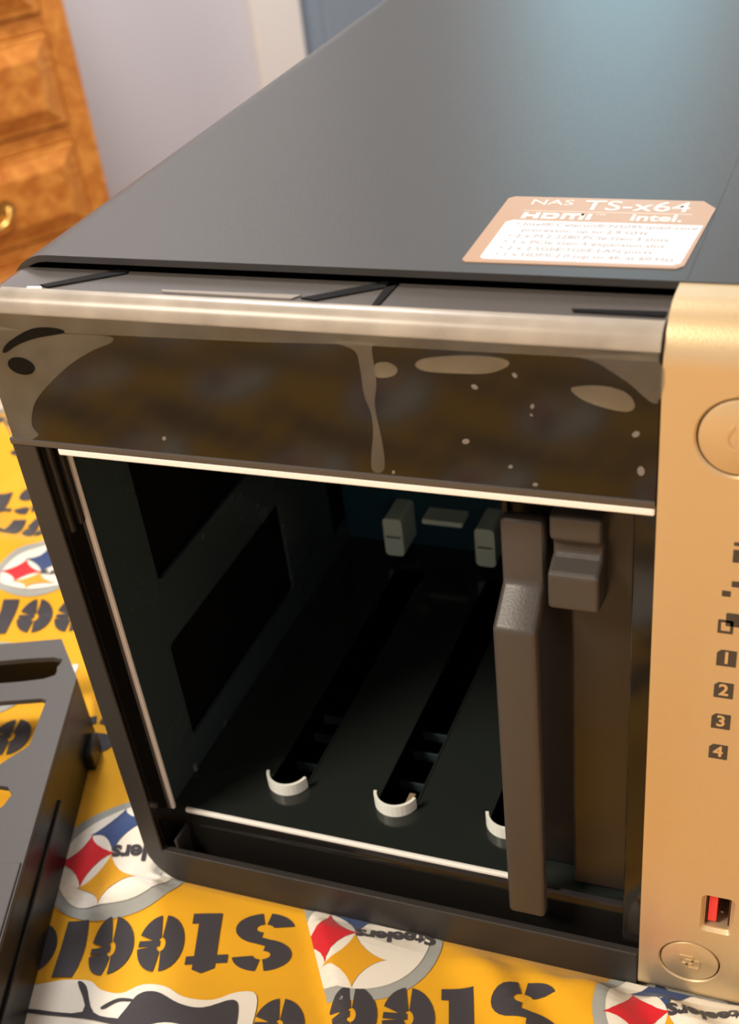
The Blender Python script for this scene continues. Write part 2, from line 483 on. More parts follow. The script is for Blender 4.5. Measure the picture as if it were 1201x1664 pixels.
def lines(segs):
    out = []
    for a, b, st in segs:
        n = max(1, round((b-a)/st)); out += [a+(b-a)*i/n for i in range(n)]
    return out+[segs[-1][1]]
XL = lines([(-900, -330, 24), (-330, -215, 5), (-215, 215, 2.0), (215, 300, 7), (300, 900, 30)])
YL = lines([(-700, -340, 24), (-340, -90, 5), (-90, 225, 2.0), (225, 420, 7), (420, 620, 25)])
HG = [[height(x, y) for x in XL] for y in YL]
import bisect
def surf(x, y):
    i = min(max(bisect.bisect_right(XL, x)-1, 0), len(XL)-2); j = min(max(bisect.bisect_right(YL, y)-1, 0), len(YL)-2)
    fx = min(max((x-XL[i])/(XL[i+1]-XL[i]), 0), 1); fy = min(max((y-YL[j])/(YL[j+1]-YL[j]), 0), 1)
    return (HG[j][i]*(1-fx)+HG[j][i+1]*fx)*(1-fy)+(HG[j+1][i]*(1-fx)+HG[j+1][i+1]*fx)*fy

def build_blanket():
    nx, ny = len(XL), len(YL)
    vs = [(XL[i], YL[j], HG[j][i]) for j in range(ny) for i in range(nx)]
    fs = [(j*nx+i, j*nx+i+1, (j+1)*nx+i+1, (j+1)*nx+i) for j in range(ny-1) for i in range(nx-1)]
    # drop what would hang below the drape
    fs = [f for f in fs if max(vs[k][2] for k in f) > -325 and all(vs[k][0]*NA.x+vs[k][1]*NA.y < 895 and vs[k][0]*UA.x+vs[k][1]*UA.y < 695 for k in f)]
    me = bpy.data.meshes.new('blanket'); me.from_pydata(vs, [], fs)
    o = finish('blanket', me, M['yellow'], None, True)
    return tag(o, 'yellow cotton football team blanket with printed emblems and black stencil words under everything', 'blanket')
blanket = build_blanket()
mt = box('mattress', -440, 900, -690, 700, -330, -14, M['mattress'], None, 25, 4, True,
         tf=lambda c: Vector((NA.x*c.x+UA.x*c.y, NA.y*c.x+UA.y*c.y, c.z)))
# mattress spans s -440..900 (across) and t -690..700 (along)
tag(mt, 'white mattress hidden below the yellow blanket', 'mattress')
bb = box('bed_base', -420, 880, -670, 680, FLOOR, -330, M['oak'], None, 10, 2, False,
         tf=lambda c: Vector((NA.x*c.x+UA.x*c.y, NA.y*c.x+UA.y*c.y, c.z)))
tag(bb, 'wooden bed base carrying the mattress', 'bed')

# ---- prints: flat shapes laid on the cloth
CLIP = [None]                       # (x0, y0, x1, y1): prints end at this fold line, the left side is tucked away
def drape(name, loops_list, off, material, parent, step=3.0, meshes=None):
    bm = bmesh.new()
    for loops in loops_list:
        me = curve_mesh(loops); bm.from_mesh(me); bpy.data.meshes.remove(me)
    for me in (meshes or []):
        bm.from_mesh(me); bpy.data.meshes.remove(me)
    bmesh.ops.remove_doubles(bm, verts=bm.verts[:], dist=1e-3)
    if CLIP[0]:
        x0, y0, x1, y1 = CLIP[0]
        bmesh.ops.bisect_plane(bm, geom=bm.verts[:]+bm.edges[:]+bm.faces[:], plane_co=(x0, y0, 0), plane_no=((y1-y0), -(x1-x0), 0), clear_outer=True)
    bmesh.ops.triangulate(bm, faces=bm.faces[:])
    for _ in range(6):
        ed = [e for e in bm.edges if e.calc_length() > step]
        if not ed: break
        bmesh.ops.subdivide_edges(bm, edges=ed, cuts=1)
        bmesh.ops.triangulate(bm, faces=[f for f in bm.faces if len(f.verts) > 3])
    for v in bm.verts: v.co.z = surf(v.co.x, v.co.y)+off
    for f in bm.faces:
        f.normal_update()
        if f.normal.z < 0: f.normal_flip()
    me = bpy.data.meshes.new(name); bm.to_mesh(me); bm.free()
    return finish(name, me, material, parent, True)

def sector(cx, cy, ro, ri, a0, a1, n=12):
    out = []
    for i in range(n+1):
        a = math.radians(a0+(a1-a0)*i/n); out.append((cx+ro[0]*math.cos(a), cy+ro[1]*math.sin(a)))
    for i in range(n+1):
        a = math.radians(a1+(a0-a1)*i/n); out.append((cx+ri[0]*math.cos(a), cy+ri[1]*math.sin(a)))
    return out
def glyph(ch):
    """stencil letters in a box of width w and height 1; returns width, list of polygons"""
    if ch in 'Ss':
        w = 0.86
        t = (w/2, 0.73); b = (w/2, 0.27); ro = (w/2, 0.27); ri = (0.13, 0.07)
        return w, [sector(*t, ro, ri, 5, 80), sector(*t, ro, ri, 98, 262), sector(*b, ro, ri, -82, 82), sector(*b, ro, ri, 190, 260),
                   [(w/2-0.10, 0.47), (w/2+0.12, 0.40), (w/2+0.12, 0.53), (w/2-0.10, 0.60)]]
    if ch == 't':
        return 0.62, [[(0.17, 0.0), (0.60, 0.0), (0.60, 0.17), (0.50, 0.17), (0.50, 0.70), (0.62, 0.70), (0.62, 0.84), (0.50, 0.84), (0.50, 0.93),
                       (0.36, 1.0), (0.17, 0.92), (0.17, 0.84), (0.0, 0.84), (0.0, 0.70), (0.17, 0.70)]]
    if ch == 'e':
        w = 0.70
        c = (w/2, 0.47); ro = (w/2, 0.47); ri = (0.07, 0.11)
        return w, [sector(*c, ro, ri, 97, 263), sector(*c, ro, ri, 8, 83), sector(*c, ro, ri, 277, 340),
                   [(w/2+0.02, 0.40), (w-0.02, 0.40), (w-0.01, 0.50), (w/2+0.02, 0.50)]]
    if ch == 'l':
        return 0.34, [[(0, 0), (0.33, 0), (0.34, 1.0), (0.05, 0.97)]]
    if ch == 'r':
        return 0.58, [[(0, 0), (0.30, 0), (0.30, 0.86), (0, 0.86)], sector(0.30, 0.52, (0.28, 0.34), (0.06, 0.10), 5, 78)]
RD = Vector((-0.955, -0.297)); UP = Vector((0.297, -0.955))
def place(ox, oy, rd=RD, up=UP, k=1.0):
    return lambda a, b: (ox+(rd.x*a+up.x*b)*k, oy+(rd.y*a+up.y*b)*k)

def word(name, ox, oy, size=17.5, text='Steelers', rd=RD, step=3.0):
    up = Vector((-rd.y, rd.x))
    pl = place(ox, oy, rd, up)
    polys = []; a = -0.43*size
    for ch in text:
        w, ps = glyph(ch)
        k = size*(0.86 if ch == 's' else 1.0)
        for p in ps: polys.append([[pl(a+q[0]*k, (q[1]-0.45)*k) for q in p]])
        a += w*k+0.065*size
    return drape(name, polys, 0.30, M['fblack'], blanket, step)

def astroid(cx, cy, r, n=8):
    out = []
    for i in range(4*n):
        a = 2*math.pi*i/(4*n)
        out.append((cx+r*math.copysign(abs(math.cos(a))**3.0, math.cos(a)), cy+r*math.copysign(abs(math.sin(a))**3.0, math.sin(a))))
    return out
def emblem(ox, oy, r=20.0, rd=RD, lettering=True, step=3.0):
    up = Vector((-rd.y, rd.x)); pl = place(ox, oy, rd, up)
    P = lambda pts: [[pl(*q) for q in pts]]
    e = drape('printed_emblem', [P(ell(0, 0, r, n=56))], 0.24, M['fgrey'], blanket, step)
    drape('white_disc', [P(ell(0, 0, r*0.84, n=56))], 0.44, M['fwhite'], e, step)
    drape('gold_star', [P(astroid(r*0.10, r*0.42, r*0.42))], 0.64, M['fgold'], e, step)
    drape('red_star', [P(astroid(r*0.47, 0.0, r*0.42))], 0.64, M['fred'], e, step)
    drape('blue_star', [P(astroid(r*0.10, -r*0.42, r*0.42))], 0.64, M['fblue'], e, step)
    if lettering:
        tm = text_mesh('Steelers', size=r*0.31, offset=0.012*r)
        remap(tm, lambda a, b, d: Vector((*pl(a-r*0.40, b), 0)))
        drape('emblem_lettering', [], 0.66, M['fblack'], e, step, [tm])
    return e

# placed prints seen in the photograph
word('printed_word', 38.3, -11.6, step=1.8)
CLIP[0] = (44.5, 0.0, 68.5, -36.0)
word('printed_word', 107.2, -16.2, text='Steele', step=1.8)
emblem(63.5, -5.5, 19.5, step=1.5)
CLIP[0] = None
word('printed_word', 51, -34.5, text='e', step=1.6)
emblem(-11.5, 3.0, 21.5, step=1.8)
emblem(140.5, -9, 18.5, step=1.6)
# further repeats of the print around the enclosure and towards the photographer
for j in range(-7, 6):
    for i in range(-4, 4):
        if j == 0 and i in (0, 1, -0): continue
        ox, oy = 38+i*71+j*14, -12-j*60-(26 if j > 0 else 0)
        if -40 < ox < 215 and -8 < oy < 225: pass
        else:
            if -330 < ox-35 < 230 and -340 < oy < 400 and (ox*NA.x+oy*NA.y) > EDGE_S+90: 
                if not (j == 0 and ox > 100): word('printed_word', ox, oy, step=6.0)
        lx, ly = 64.5+i*74+j*14, 2-j*60-(26 if j > 0 else 0)
        inside = -16 < lx < 190 and -12 < ly < 230
        if j == 0 and i in (-1, 0, 1): continue
        if not inside and -300 < lx < 230 and -340 < ly < 400 and (lx*NA.x+ly*NA.y) > EDGE_S+90:
            emblem(lx, ly, 19.5, lettering=(ly > -40), step=6.0)
emblem(-262, 372, 24, lettering=False, step=6.0)
# black and white helmet shaped print beside the first word
def helmet(ox, oy, k=1.0):
    q = lambda pts: [[(ox+a*k, oy+b*k) for a, b in smooth_poly(pts, 4)]]
    w = drape('printed_helmet', [q([(-38, -9), (-24, -1.5), (-12, 4), (-6, 2.2), (0, 2.5), (4, 6.2), (10, 7), (16, 5.4), (23, 6.6), (28, 10.5), (33, 11), (36, 2), (38, -12), (30, -28), (6, -34), (-22, -28)])],
              0.26, M['fwhite'], blanket)
    drape('helmet_shell', [q([(4, -2), (5, 3), (9, 4.6), (16, 3.0), (22, 3.6), (28, 8.0), (31, 5), (33, -4), (30, -18), (16, -24), (2, -18)])], 0.46, M['fblack'], w)
    drape('helmet_stripe', [q([(10, -7), (16, -3.5), (22, -3.2), (23, -4.8), (17, -6), (12, -11)])], 0.66, M['fwhite'], w)
    drape('helmet_line', [q([(-13, 2.6), (-10, 2), (-4, -4.5), (4, -5), (4, -6.6), (-6, -6.6), (-20, -9), (-21, -8), (-7, -5)])], 0.48, M['fblack'], w)
    drape('helmet_line', [q([(-3, -2.5), (0, 0.6), (4, 1.0), (4, 0.2), (0.6, -0.4), (-2, -3)])], 0.48, M['fblack'], w)
helmet(10.5, -38.5)
helmet(-84, 72, 0.42)

# ================================================================ NAS ENCLOSURE
nas = empty('storage_enclosure', (85, 107, -3))
tag(nas, 'black four-bay network storage box with champagne gold control panel on the yellow blanket', 'storage device')

# ---- steel wrap-around shell
ZT = 164.0
shell_out = rrect(0.6, 169.4, -3, ZT, 10, 10)
shell_in = rrect(1.9, 168.1, -1.7, ZT-1.3, 8.7, 10)
sh = plate('case_shell', shell_out, [shell_in], FRONT, 13.2, 216, M['shell'], nas)
for p in sh.data.polygons: p.use_smooth = abs(p.normal.y) < 0.5
sh.data.set_sharp_from_angle(angle=0.6)
tag(sh, 'dark grey powder coated steel shell')
plate('rear_panel', rrect(2.2, 167.8, -1.4, ZT-1.6, 8.4, 8), [], FRONT, 212, 214, M['frame'], nas)
box('shell_seam', 131.0, 131.3, 14.4, 215.5, ZT-0.15, ZT+0.03, M['frame'], sh, 0)

# ---- front bezel: glossy header band with rolled top edge
def bezel_body():
    bm = bmesh.new()
    pts = [(0, 130.0), (130.0, 130.0), (130.0, 161.6)]
    R_ = 7.0
    for i in range(0, 11):
        a = math.radians(90+90*i/10); pts.append((R_+R_*math.cos(a), 161.6-R_+R_*math.sin(a)))
    va = [bm.verts.new((p[0], 0, p[1])) for p in pts]; vb = [bm.verts.new((p[0], 13.0, p[1])) for p in pts]
    n = len(pts)
    bm.faces.new(va); bm.faces.new(vb[::-1])
    for i in range(n): bm.faces.new((va[i], vb[i], vb[(i+1) % n], va[(i+1) % n]))
    bmesh.ops.recalc_face_normals(bm, faces=bm.faces[:])
    ed = [e for e in bm.edges if all(abs(v.co.y) < 1e-6 for v in e.verts) and not all(v.co.z < 130.1 for v in e.verts)
          and not all(v.co.x > 129.9 for v in e.verts)]
    bmesh.ops.bevel(bm, geom=ed, offset=3.5, segments=8, affect='EDGES', profile=0.5)
    o = finish('bezel_top', bm_mesh(bm), M['bezel'], nas, True)
    o.data.set_sharp_from_angle(angle=0.6)
    return tag(o, 'satin grey rolled top edge of the bezel')
ts = bezel_body()
hb = plate('header_band', rrect(0.9, 130.0, 130.0, 158.3, (0.3, 0.3, 0.3, 5), 6), [], FRONT, -0.05, 1.0, M['gloss'], nas)
tag(hb, 'glossy black header band under scuffed protective film')
box('header_lip', 0, 130, -0.35, 1.0, 129.7, 131.2, M['bezel'], nas, 0.3)
# film along the rolled edge, its bright highlight painted as a pale strip
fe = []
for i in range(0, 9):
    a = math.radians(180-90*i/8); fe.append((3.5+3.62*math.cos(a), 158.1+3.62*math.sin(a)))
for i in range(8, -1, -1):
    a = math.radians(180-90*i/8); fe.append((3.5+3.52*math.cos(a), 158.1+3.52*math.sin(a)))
fo = extrude('film_highlight', fe, SIDE, 6.6, 129.8, M['filmhighlight'], ts, 0, smooth=True)
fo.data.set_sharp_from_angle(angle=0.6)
tag(fo, 'film along the rolled edge with its highlight painted pale')
# film folds on the bezel top, their dark reflections painted as near-black strips
for pts, mk, nm in (([(14.2, 4.9), (26.0, 13.0), (28.8, 12.9), (28.9, 11.6), (16.4, 4.1)], 'filmdark', 'film_fold'),
                ([(67.4, 4.9), (79.6, 13.0), (82.6, 13.0), (82.5, 11.8), (70.4, 4.3)], 'filmdark', 'film_fold'),
                ([(80.7, 12.9), (82.6, 12.9), (82.2, 3.6), (81.0, 3.6)], 'filmdark', 'film_fold'),
                ([(39.7, 5.4), (67.0, 6.0), (65.8, 4.4), (40.5, 4.6)], 'filmpale', 'film_fold'),
                ([(12.0, 3.9), (15.0, 4.2), (15.6, 3.4), (12.4, 3.2)], 'edge', 'film_fold'),
                ([(114.5, 6.0), (129.5, 6.6), (129.5, 4.8), (115.0, 5.0)], 'filmdark', 'film_fold')):
    plate(nm, pts, [], TOP, 161.5, 161.85, M[mk], ts)
# lifted film patches on the glossy band
bub = [
    [(0.0, 153.6), (14.3, 154.5), (29.1, 154.9), (30.3, 153.7), (25.5, 151.7), (19.1, 148.1), (11.7, 142.4), (8.4, 138.8), (6.6, 134.6), (7.2, 132.2), (0.3, 131.6)],
    [(74.7, 156.6), (78.4, 155.2), (79.1, 152.3), (79.2, 147.1), (80.1, 143.6), (80.1, 139.9), (78.9, 132.2), (81.3, 132.2), (81.6, 137.6), (81.0, 144.9), (81.8, 149.6), (81.6, 155.4), (81.9, 156.8)],
    [(116.5, 156.8), (129.5, 156.9), (129.6, 149.4), (124.8, 152.8), (119.9, 155.8)]]
for b in bub:
    plate('film_bubble', smooth_poly(b, 4), [], FRONT, -0.14, -0.04, M['bubble'], hb)
plate('film_strip', [(0.3, 154.6), (60, 155.6), (76, 156.2), (129.6, 156.6), (129.6, 158.1), (2.0, 158.1)], [], FRONT, -0.13, -0.03, M['bubble'], hb)
for b in ([(89.2, 153.3), (90.9, 154.5), (96.4, 155.4), (102.7, 155.6), (105.4, 155.0), (104.9, 153.9), (101.5, 152.6), (95.1, 152.2), (90.7, 152.3)],
          [(115.7, 150.8), (117.9, 151.6), (121.9, 151.7), (124.9, 150.7), (126.1, 148.8), (125.1, 147.6), (122.0, 147.8), (117.9, 149.0)],
          [(81.9, 152.8), (84.2, 153.4), (85.9, 152.4), (85.1, 151.0), (82.0, 150.5)]):
    plate('film_bubble', smooth_poly(b, 4), [], FRONT, -0.14, -0.04, M['bubble2'], hb)
plate('film_scuff', smooth_poly([(5.2, 150.3), (7.3, 152.4), (13.5, 155.4), (18.7, 155.8), (20.5, 155.0), (14.0, 153.6), (9.2, 151.9), (6.1, 150.2)], 3), [], FRONT, -0.24, -0.16, M['filmdark'], hb)
plate('film_scuff', ell(8.5, 147.5, 3.0, 1.8), [], FRONT, -0.24, -0.16, M['filmdark'], hb)
for (x, z, r) in ((36.6, 134.4, .55), (97.2, 139.5, .7), (83.1, 131.9, .4), (105.0, 135.3, .45), (109.3, 132.2, .5), (109.2, 147.2, .45), (99.4, 150.0, .6),
                  (106.4, 152.6, .5), (109, 145.6, .3), (126.4, 143.6, .7), (127.4, 136.8, .9)):
    plate('dust_speck', ell(x, z, r, r*0.7, 10, random.random()*3), [], FRONT, -0.16, -0.05, M['dust'], hb)

# ---- front frame: left upright and bottom bar in one L
outer = [(0, 130.2), (5.6, 130.2), (5.6, 9.2), (130, 9.2), (130, -3)]
cor = [(12+12*math.cos(math.radians(a)), 9+12*math.sin(math.radians(a))) for a in range(270, 179, -10)]
fr = extrude('front_frame', outer+cor, FRONT, 0, 2.2, M['frame'], nas, 0.35, 2)
tag(fr, 'matte black left and bottom edge of the open front')
# reveal between the frame and the steel cage
def quad(name, pts, material, parent, thick=0.6, dirv=(0, 0, -1)):
    bm = bmesh.new(); dv = Vector(dirv)*thick
    a = [bm.verts.new(Vector(p)) for p in pts]; b = [bm.verts.new(Vector(p)+dv) for p in pts]
    bm.faces.new(a); bm.faces.new(b[::-1]); n = len(pts)
    for i in range(n): bm.faces.new((a[i], b[i], b[(i+1) % n], a[(i+1) % n]))
    return finish(name, bm_mesh(bm), material, parent)
sill = extrude('sill', [(2.0, -2.6), (12.5, -2.6), (12.5, 15.0), (10.2, 15.2), (9.2, 13.6), (8.5, 11.0), (8.0, 7.0), (7.6, 1.5), (2.0, 1.0)],
               SIDE, 5.0, 130.2, M['gloss'], fr, 0, smooth=True)
sill.data.set_sharp_from_angle(angle=0.5)
box('side_block', 0.8, 4.9, 2.0, 12.5, 1.0, 130, M['sill'], fr, 0)
quad('side_reveal', [(5.7, 0.5, 9.2), (5.7, 0.5, 130), (4.9, 10.2, 130), (4.9, 10.2, 9.2)], M['gloss'], fr, 0.4, (-1, 0, 0))
for y, w in ((2.6, 1.3), (6.0, 1.8)):
    box('rib', 5.2, 6.5, y, y+w, 107, 129.6, M['frame'], fr, 0.4)
box('latch_notch', 8.6, 9.5, 2.0, 8.6, 1.5, 12.0, M['frame'], fr, 0.2)
box('right_reveal', 125.8, 130.2, 3.0, 11.0, 9.2, 127.0, M['gloss'], fr, 0.3)

# ---- steel drive cage
cage = plate('cage_side', [(10, 14.6), (152, 14.6), (152, 124), (10, 124)],
             [rrect(29.5, 96, 75, 111, 1.5, 3), rrect(27, 96, 26, 57, 1.5, 3), rrect(128, 146, 24, 111, 1.5, 3)],
             SIDE, 3.9, 5.0, M['cage'], nas)
tag(cage, 'black steel cage side with rectangular cut-outs')
slots = []
for cx in (32, 62.5, 92.5):
    slots.append(rrect(cx-5.2, cx+5.2, 21.5, 128, 5.15, 8))
fl = plate('cage_floor', [(4.2, 10), (128, 10), (128, 152), (4.2, 152)], slots, TOP, 14.8, 16.0, M['cagefloor'], nas)
tag(fl, 'black steel cage floor with three long round-ended slots')
for cx in (32, 62.5, 92.5):
    # bright rolled lip round the front end of each slot
    arc_o = [(cx+5.9*math.cos(math.radians(a)), 26.7+5.9*math.sin(math.radians(a))) for a in range(192, 349, 12)]
    arc_i = [(cx+5.1*math.cos(math.radians(a)), 26.7+5.1*math.sin(math.radians(a))) for a in range(348, 191, -12)]
    plate('slot_lip', arc_o+arc_i, [], TOP, 14.6, 19.6, M['rim'], fl)
    for s_ in (-1, 1):
        box('slot_flange', cx+s_*5.2-0.3, cx+s_*5.2+0.3, 27, 122, 15.8, 16.2, M['cagefloor'], fl, 0.1)
    for yy in (40, 52, 60):
        box('slot_bridge', cx-5.0, cx+5.0, yy, yy+0.7, 6.0, 9.0, M['cage'], fl, 0.1)
box('slot_tag', 63.4, 65.2, 25, 33, 12, 13, M['gold'], fl, 0.2)
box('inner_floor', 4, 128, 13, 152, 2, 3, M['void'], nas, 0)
box('shade_backing', 2.3, 3.0, 13.3, 152, 3, 124, M['void'], nas, 0)  # dark sheet added to paint the shade behind the cage cut-outs
box('cage_top', 4.2, 128, 10, 152, 123.4, 124.6, M['cage'], nas, 0.1)
box('cage_side', 127, 128.2, 11.2, 152, 14.6, 124, M['cage'], nas, 0.1)
bpn = box('backplane', 4.2, 128, 140, 142, 14, 123.4, M['pcb'], nas, 0.2)
tag(bpn, 'dark teal circuit board at the back of the bays')
for cx in (26.0, 56.5, 87.0, 117):
    c = plate('drive_connector', rrect(cx-3.2, cx+3.2, 19, 33, 1.4, 4), [], FRONT, 128, 140, M['conn'], nas)
    box('connector_slot', cx-2.4, cx+2.4, 127.7, 128.4, 26.0, 26.4, M['frame'], c, 0)
    box('connector_bar', cx+8.5, cx+22, 132, 139.8, 29.6, 31.4, M['conn'], nas, 0.4)
    bpy_s = plate('board_screw', ell(cx+3.4, 41, 2.6, n=16), [], FRONT, 137.6, 140, M['screw'], nas)
# bright bare edges of the cage mouth
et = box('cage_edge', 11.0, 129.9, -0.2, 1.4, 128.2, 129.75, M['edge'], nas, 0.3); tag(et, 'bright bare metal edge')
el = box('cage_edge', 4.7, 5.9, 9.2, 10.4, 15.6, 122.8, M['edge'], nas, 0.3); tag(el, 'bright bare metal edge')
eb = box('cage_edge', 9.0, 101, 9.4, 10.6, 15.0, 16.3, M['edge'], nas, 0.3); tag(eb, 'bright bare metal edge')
box('cage_screw', 5.0, 5.6, 23, 24.2, 16.2, 18.4, M['screw'], nas, 0.1)

# ---- champagne control panel
def gold_profile():
    pts = [(14.0, -3.0), (4.0, -3.0)]
    for i in range(1, 6):
        a = math.radians(270-90*i/5); pts.append((4+4*math.cos(a), 1+4*math.sin(a)))
    r = 8.5; cy, cz = r, 163.8-r
    for i in range(0, 15):
        a = math.radians(180-90*i/14); pts.append((cy+r*math.cos(a), cz+r*math.sin(a)))
    pts += [(14.0, 163.8)]
    return pts
PB = (142.9, 144.2, 7.0); CB = (141.6, 10.9, 6.7)
def build_panel():
    X0, X1 = 130.25, 169.6
    prof = gold_profile()
    bm = bmesh.new()
    # rolled skin above and below the flat front, plus both end caps
    ends = []
    for x in (X0, X1):
        ends.append([bm.verts.new((x, p[0], p[1])) for p in prof])
    n = len(prof)
    zlo, zhi = 1.0, 163.8-8.5
    for i in range(n-1):
        if abs(prof[i][0]) < 1e-6 and abs(prof[i+1][0]) < 1e-6: continue       # flat front is made below, with openings
        bm.faces.new((ends[0][i], ends[0][i+1], ends[1][i+1], ends[1][i]))
    bm.faces.new(ends[0]); bm.faces.new(ends[1][::-1])
    ch = 0.35
    holes = []
    for (c, r) in ((PB[:2], PB[2]), (CB[:2], CB[2])):
        holes.append([ell(c[0], c[1], r+ch, n=64), ell(c[0], c[1], r, n=64), 3.0, ch])
    holes.append([rrect(143.1, 150.1, 22.7, 34.6, 1.3, 5), rrect(143.7, 149.5, 23.5, 34.1, 0.9, 5), 10.0, 0.8])
    me = curve_mesh([[(X0, zlo), (X1, zlo), (X1, zhi), (X0, zhi)]]+[h[0] for h in holes])
    for v in me.vertices: v.co = Vector((v.co.x, 0, v.co.y))
    bm.from_mesh(me); bpy.data.meshes.remove(me)
    for (o_, i_, dep, c_) in holes:
        ra = [bm.verts.new((p[0], 0, p[1])) for p in o_]
        rb = [bm.verts.new((p[0], c_, p[1])) for p in i_]
        rc = [bm.verts.new((p[0], dep, p[1])) for p in i_]
        m = len(o_)
        for A, B in ((ra, rb), (rb, rc)):
            for i in range(m): bm.faces.new((A[i], A[(i+1) % m], B[(i+1) % m], B[i]))
    bmesh.ops.remove_doubles(bm, verts=bm.verts[:], dist=1e-3)
    o = finish('control_panel', bm_mesh(bm), M['gold'], nas, True)
    o.data.set_sharp_from_angle(angle=0.5)
    return o
gp = build_panel()
tag(gp, 'champagne gold control panel with rounded top edge')
def button(name, c, r):
    bm = bmesh.new(); n = 64
    prof = [(r, 3.0), (r, 0.4), (r-0.15, 0.12), (r-0.4, 0.0)]
    rings = [[bm.verts.new((c[0]+q[0]*math.cos(2*math.pi*i/n), q[1], c[1]+q[0]*math.sin(2*math.pi*i/n))) for i in range(n)] for q in prof]
    for a, b in zip(rings, rings[1:]):
        for i in range(n): bm.faces.new((a[i], a[(i+1) % n], b[(i+1) % n], b[i]))
    bm.faces.new(rings[-1])
    o = finish(name, bm_mesh(bm), M['gold'], gp, True); o.data.set_sharp_from_angle(angle=0.5)
    return o
pb = button('power_button', PB, PB[2]-0.3); tag(pb, 'round gold power button')
plate('power_symbol', sector(PB[0], PB[1], (2.5, 2.5), (1.9, 1.9), 118, 422, 24), [], FRONT, -0.2, 0.2, M['gold'], pb)
box('power_symbol', PB[0]-0.3, PB[0]+0.3, -0.2, 0.2, PB[1]+0.3, PB[1]+2.9, M['gold'], pb, 0.08)
cb = button('copy_button', CB, CB[2]-0.3); tag(cb, 'round gold copy button')
for k, (x, z) in enumerate(((CB[0]-0.7, CB[1]+0.5), (CB[0]+0.8, CB[1]-0.7))):
    plate('copy_symbol', rrect(x-1.6, x+1.6, z-1.5, z+1.5, 0.3, 2), [rrect(x-1.15, x+1.15, z-1.05, z+1.05, 0.2, 2)], FRONT, -0.2, 0.2, M['gold'], cb)
ub = plate('usb_port', rrect(143.75, 149.45, 23.55, 34.05, 0.8, 4), [rrect(143.95, 149.25, 23.75, 33.85, 0.5, 3)], FRONT, 0.9, 10, M['gold'], gp)
box('usb_tongue', 144.5, 146.4, 1.6, 9.8, 24.6, 33.2, M['red'], ub, 0.15)
box('usb_cavity', 143.9, 149.3, 9.2, 9.9, 24.0, 33.6, M['darkred'], ub, 0)
box('usb_liner', 143.95, 144.35, 1.6, 9.3, 24.0, 33.6, M['darkred'], ub, 0)
box('usb_liner', 148.8, 149.25, 1.6, 9.3, 24.0, 33.6, M['darkred'], ub, 0)
box('usb_contact', 146.9, 147.6, 4, 8, 25.0, 25.6, M['screw'], ub, 0.1)
ICX = 143.75
def ink(name, pts, holes=()):
    return plate(name, pts, list(holes), FRONT, -0.06, 0.05, M['ink'], gp)
for k, z in enumerate((99.6, 92.0, 84.3, 76.5)):
    pts = [(ICX-1.75, z-1.85), (ICX+1.75, z-1.85), (ICX+1.75, z+1.85), (ICX-1.0, z+1.85), (ICX-1.75, z+1.1)]
    b = ink('bay_indicator', pts)
    me = text_mesh(str(k+1), size=3.7, offset=0.09, thick=0.04)
    remap(me, lambda a, b_, d: Vector((ICX+a, -0.09+d, z+b_)))
    finish('bay_numeral', me, M['goldink'], b)
c0 = ink('expansion_icon', rrect(ICX-2.0, ICX+0.7, 105.2, 108.2, 0.2, 2), [rrect(ICX-1.45, ICX+0.15, 105.75, 107.65, 0.1, 2)])
ink('expansion_icon', rrect(ICX-0.7, ICX+2.0, 106.9, 109.8, 0.2, 2))
for (dx, dz) in ((0, 1.3), (-1.5, -0.9), (1.5, -0.9)):
    ink('network_icon', rrect(ICX+0.5+dx-0.75, ICX+0.5+dx+0.75, 114.8+dz-0.6, 114.8+dz+0.6, 0.1, 2))
for dx in (0, 2.0):
    ink('status_icon', rrect(ICX+dx-0.45, ICX+dx+1.05, 124.0, 124.7, 0.1, 2))
    ink('status_icon', rrect(ICX+dx-0.45, ICX+dx+0.65, 120.6, 123.2, 0.1, 2))

# ---- sticker on the lid
stk = plate('product_sticker', [(92.4, 18.3), (93.2, 17.4), (128.8, 17.8), (129.9, 19.0), (131.0, 44.6), (128.4, 48.0), (93.4, 48.6), (92.4, 47.6)], [],
            TOP, ZT, ZT+0.12, M['tan'], nas)
tag(stk, 'tan and white specification sticker')
ZS = ZT+0.12
plate('white_panel', [(95.2, 19.6), (96.0, 18.8), (128.0, 18.9), (129.2, 19.8), (130.2, 36.4), (96.4, 36.8), (95.2, 35.8)], [], TOP, ZS, ZS+0.04, M['white'], stk)
def sticker_text(s, x, y, size, m, align='LEFT', off=0.0, shear=0.0, space=1.0, sx=1.0, name='sticker_print'):
    me = text_mesh(s, size, align, shear, off, 0.0, space)
    z = ZS+(0.06 if y < 36.5 else 0.03)
    remap(me, lambda a, b, d: Vector((x+a*sx, y+b, z)))
    return finish(name, me, M[m], stk)
sticker_text('NAS', 97.2, 45.7, 3.6, 'swhite', sx=1.2)
sticker_text('TS-x64', 107.3, 44.5, 6.6, 'swhite', sx=1.02, off=0.05)
box('sticker_rule', 97.0, 127.5, 41.35, 41.5, ZS, ZS+0.03, M['swhite'], stk, 0)
